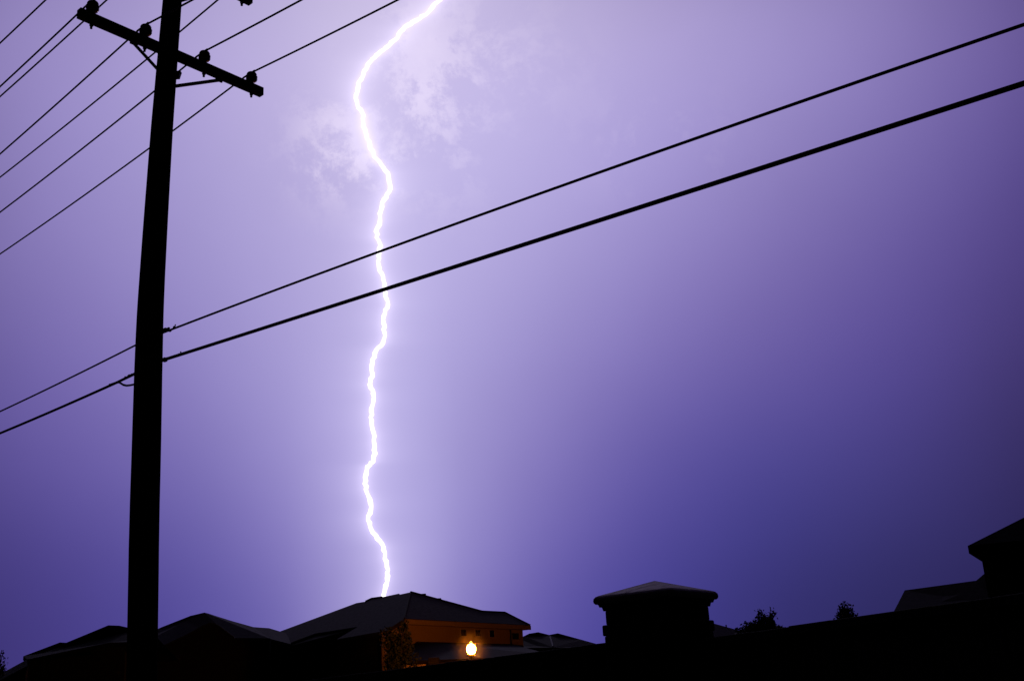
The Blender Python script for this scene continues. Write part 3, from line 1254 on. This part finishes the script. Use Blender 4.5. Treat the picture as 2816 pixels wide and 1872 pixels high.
Yb = 14.0
tips = [PY(u, v, Yb + dy) for u, v, dy in [(2084, 1673, 0), (2094, 1676, .2), (2118, 1677, -.1), (2129, 1676, .1), (2137, 1682, 0), (2072, 1702, .1),
        (2048, 1712, 0), (2056, 1716, .2), (2037, 1724, 0), (2104, 1688, .1), (2112, 1694, -.2), (2131, 1713, .1), (2088, 1690, 0)]]
leafy('shrub', PY(2105, 1745, Yb), tips, .036, 46, .055, 'ragged leafy bush with upright sprigs above the wall, nearer the stone pillar', 'bush', 21, .035,
      mid=PY(2104, 1738, Yb), core=[(PY(2106, 1712, Yb), .11, .09, 420), (PY(2085, 1722, Yb), .19, .06, 420), (PY(2060, 1732, Yb), .16, .05, 320), (PY(2125, 1735, Yb), .2, .08, 420)])
Yb = 24.0
tips = [PY(u, v, Yb + dy) for u, v, dy in [(2325, 1652, 0), (2320, 1657, .3), (2333, 1659, .1), (2309, 1670, 0), (2344, 1671, .2), (2307, 1684, .3), (2347, 1683, 0),
        (2340, 1668, -.2), (2318, 1672, .2), (2299, 1698, 0), (2356, 1696, .2), (2327, 1668, 0)]]
leafy('young_tree', PY(2326, 1725, Yb), tips, .055, 40, .10, 'small pointed tree above the garden wall, nearer the right edge', 'tree', 8, .05,
      mid=PY(2326, 1702, Yb), core=[(PY(2326, 1690, Yb), .16, .16, 380), (PY(2328, 1703, Yb), .28, .09, 420)])
Yb = 59.0
tips = [PY(u, v, Yb + dy) for u, v, dy in [(1116, 1708, 0), (1110, 1716, .5), (1120, 1712, -.3), (1096, 1724, .3), (1063, 1733, -.5), (1125, 1740, .4),
        (1118, 1722, 0), (1104, 1740, .3), (1080, 1742, 0), (1128, 1764, .4), (1098, 1760, .3), (1132, 1790, 0), (1125, 1775, -.5)]]
leafy('tree', PY(1105, 1868, Yb), tips, .17, 32, .34, 'loose leafy tree in front of the left end of the orange wall', 'tree', 33, .12,
      mid=PY(1105, 1805, Yb), core=[(PY(1066, 1752, Yb), .45, .6, 200), (PY(1108, 1775, Yb), .5, .8, 240), (PY(1090, 1750, Yb), .35, .4, 60), (PY(1112, 1722, Yb), .14, .35, 60), (PY(1112, 1812, Yb), .75, .9, 480), (PY(1074, 1790, Yb), .32, .9, 420), (PY(1082, 1838, Yb), .6, .5, 300), (PY(1086, 1800, Yb), .55, .85, 420)])
Yb = 34.0
tips = [PY(u, v, Yb + dy) for u, v, dy in [(2, 1800, 0), (6, 1787, .3), (9, 1792, -.2), (14, 1812, .2), (-10, 1790, 0), (10, 1830, .2), (-25, 1800, 0), (13, 1848, 0)]]
leafy('tree', PY(-12, 1900, Yb), tips, .07, 34, .14, 'dark tree cut off by the left edge beside the far left house', 'tree', 17, .07,
      mid=PY(-12, 1860, Yb), core=[(PY(-6, 1845, Yb), .22, .22, 300), (PY(-8, 1815, Yb), .14, .22, 120)])

# ------------------------------------------------------------------ lightning bolt
m = MB()
bpnt = []
brad = []
rnd = random.Random(77)
FINE = []
for i, (u, v) in enumerate(BOLT[:-1]):
    u2, v2 = BOLT[i + 1]
    FINE.append((u, v))
    L_ = math.hypot(u2 - u, v2 - v)
    for k_ in range(1, max(1, round(L_ / 9))):
        f_ = k_ / max(1, round(L_ / 9))
        FINE.append((u + (u2 - u) * f_ + rnd.uniform(-3, 3), v + (v2 - v) * f_))
FINE.append(BOLT[-1])
for i, (u, v) in enumerate(FINE):
    q = PY(u, v, BOLT_Y)
    dep = (q - EYE).dot(FWD)
    bpnt.append(q)
    brad.append(5.8 * BOLT_Y * 1.03 / F * rnd.uniform(.82, 1.2))
m.tube(bpnt, brad, 10)
bo = m.build('lightning_bolt', MT['bolt'], smooth=True, origin=(bpnt[-1].x, bpnt[-1].y, 0))
tag(bo, 'jagged white lightning bolt striking down behind the central house', 'lightning')

# ------------------------------------------------------------------ fog sphere added to give the lamp its halo
bmh = bmesh.new()
MR = 1.25
bmesh.ops.create_icosphere(bmh, subdivisions=4, radius=MR)
meh = bpy.data.meshes.new('lamp_halo')
bmh.to_mesh(meh)
bmh.free()
lamp_halo = bpy.data.objects.new('lamp_halo', meh)
COL.objects.link(lamp_halo)
lamp_halo.location = gc
hm = bpy.data.materials.new('halo_fog')
hm.use_nodes = True
ht = hm.node_tree
ht.nodes.clear()
pv = ht.nodes.new('ShaderNodeVolumePrincipled')
pv.inputs['Color'].default_value = (.95, .95, .95, 1)
tcm = ht.nodes.new('ShaderNodeTexCoord')
ln_ = ht.nodes.new('ShaderNodeVectorMath')
ln_.operation = 'LENGTH'
ht.links.new(tcm.outputs['Object'], ln_.inputs[0])
mr_ = ht.nodes.new('ShaderNodeMapRange')
mr_.interpolation_type = 'SMOOTHSTEP'
mr_.inputs[1].default_value = MR
mr_.inputs[2].default_value = .1
mr_.inputs[3].default_value = 0
mr_.inputs[4].default_value = 1
ht.links.new(ln_.outputs['Value'], mr_.inputs[0])
pw_ = ht.nodes.new('ShaderNodeMath')
pw_.operation = 'POWER'
pw_.inputs[1].default_value = 2.5
ht.links.new(mr_.outputs[0], pw_.inputs[0])
sc_ = ht.nodes.new('ShaderNodeMath')
sc_.operation = 'MULTIPLY'
sc_.inputs[1].default_value = .018  # added fog, densest at the globe, shapes the glow
ht.links.new(pw_.outputs[0], sc_.inputs[0])
ht.links.new(sc_.outputs[0], pv.inputs['Density'])
oo = ht.nodes.new('ShaderNodeOutputMaterial')
ht.links.new(pv.outputs[0], oo.inputs['Volume'])
meh.materials.append(hm)
tag(lamp_halo, kind='stuff')
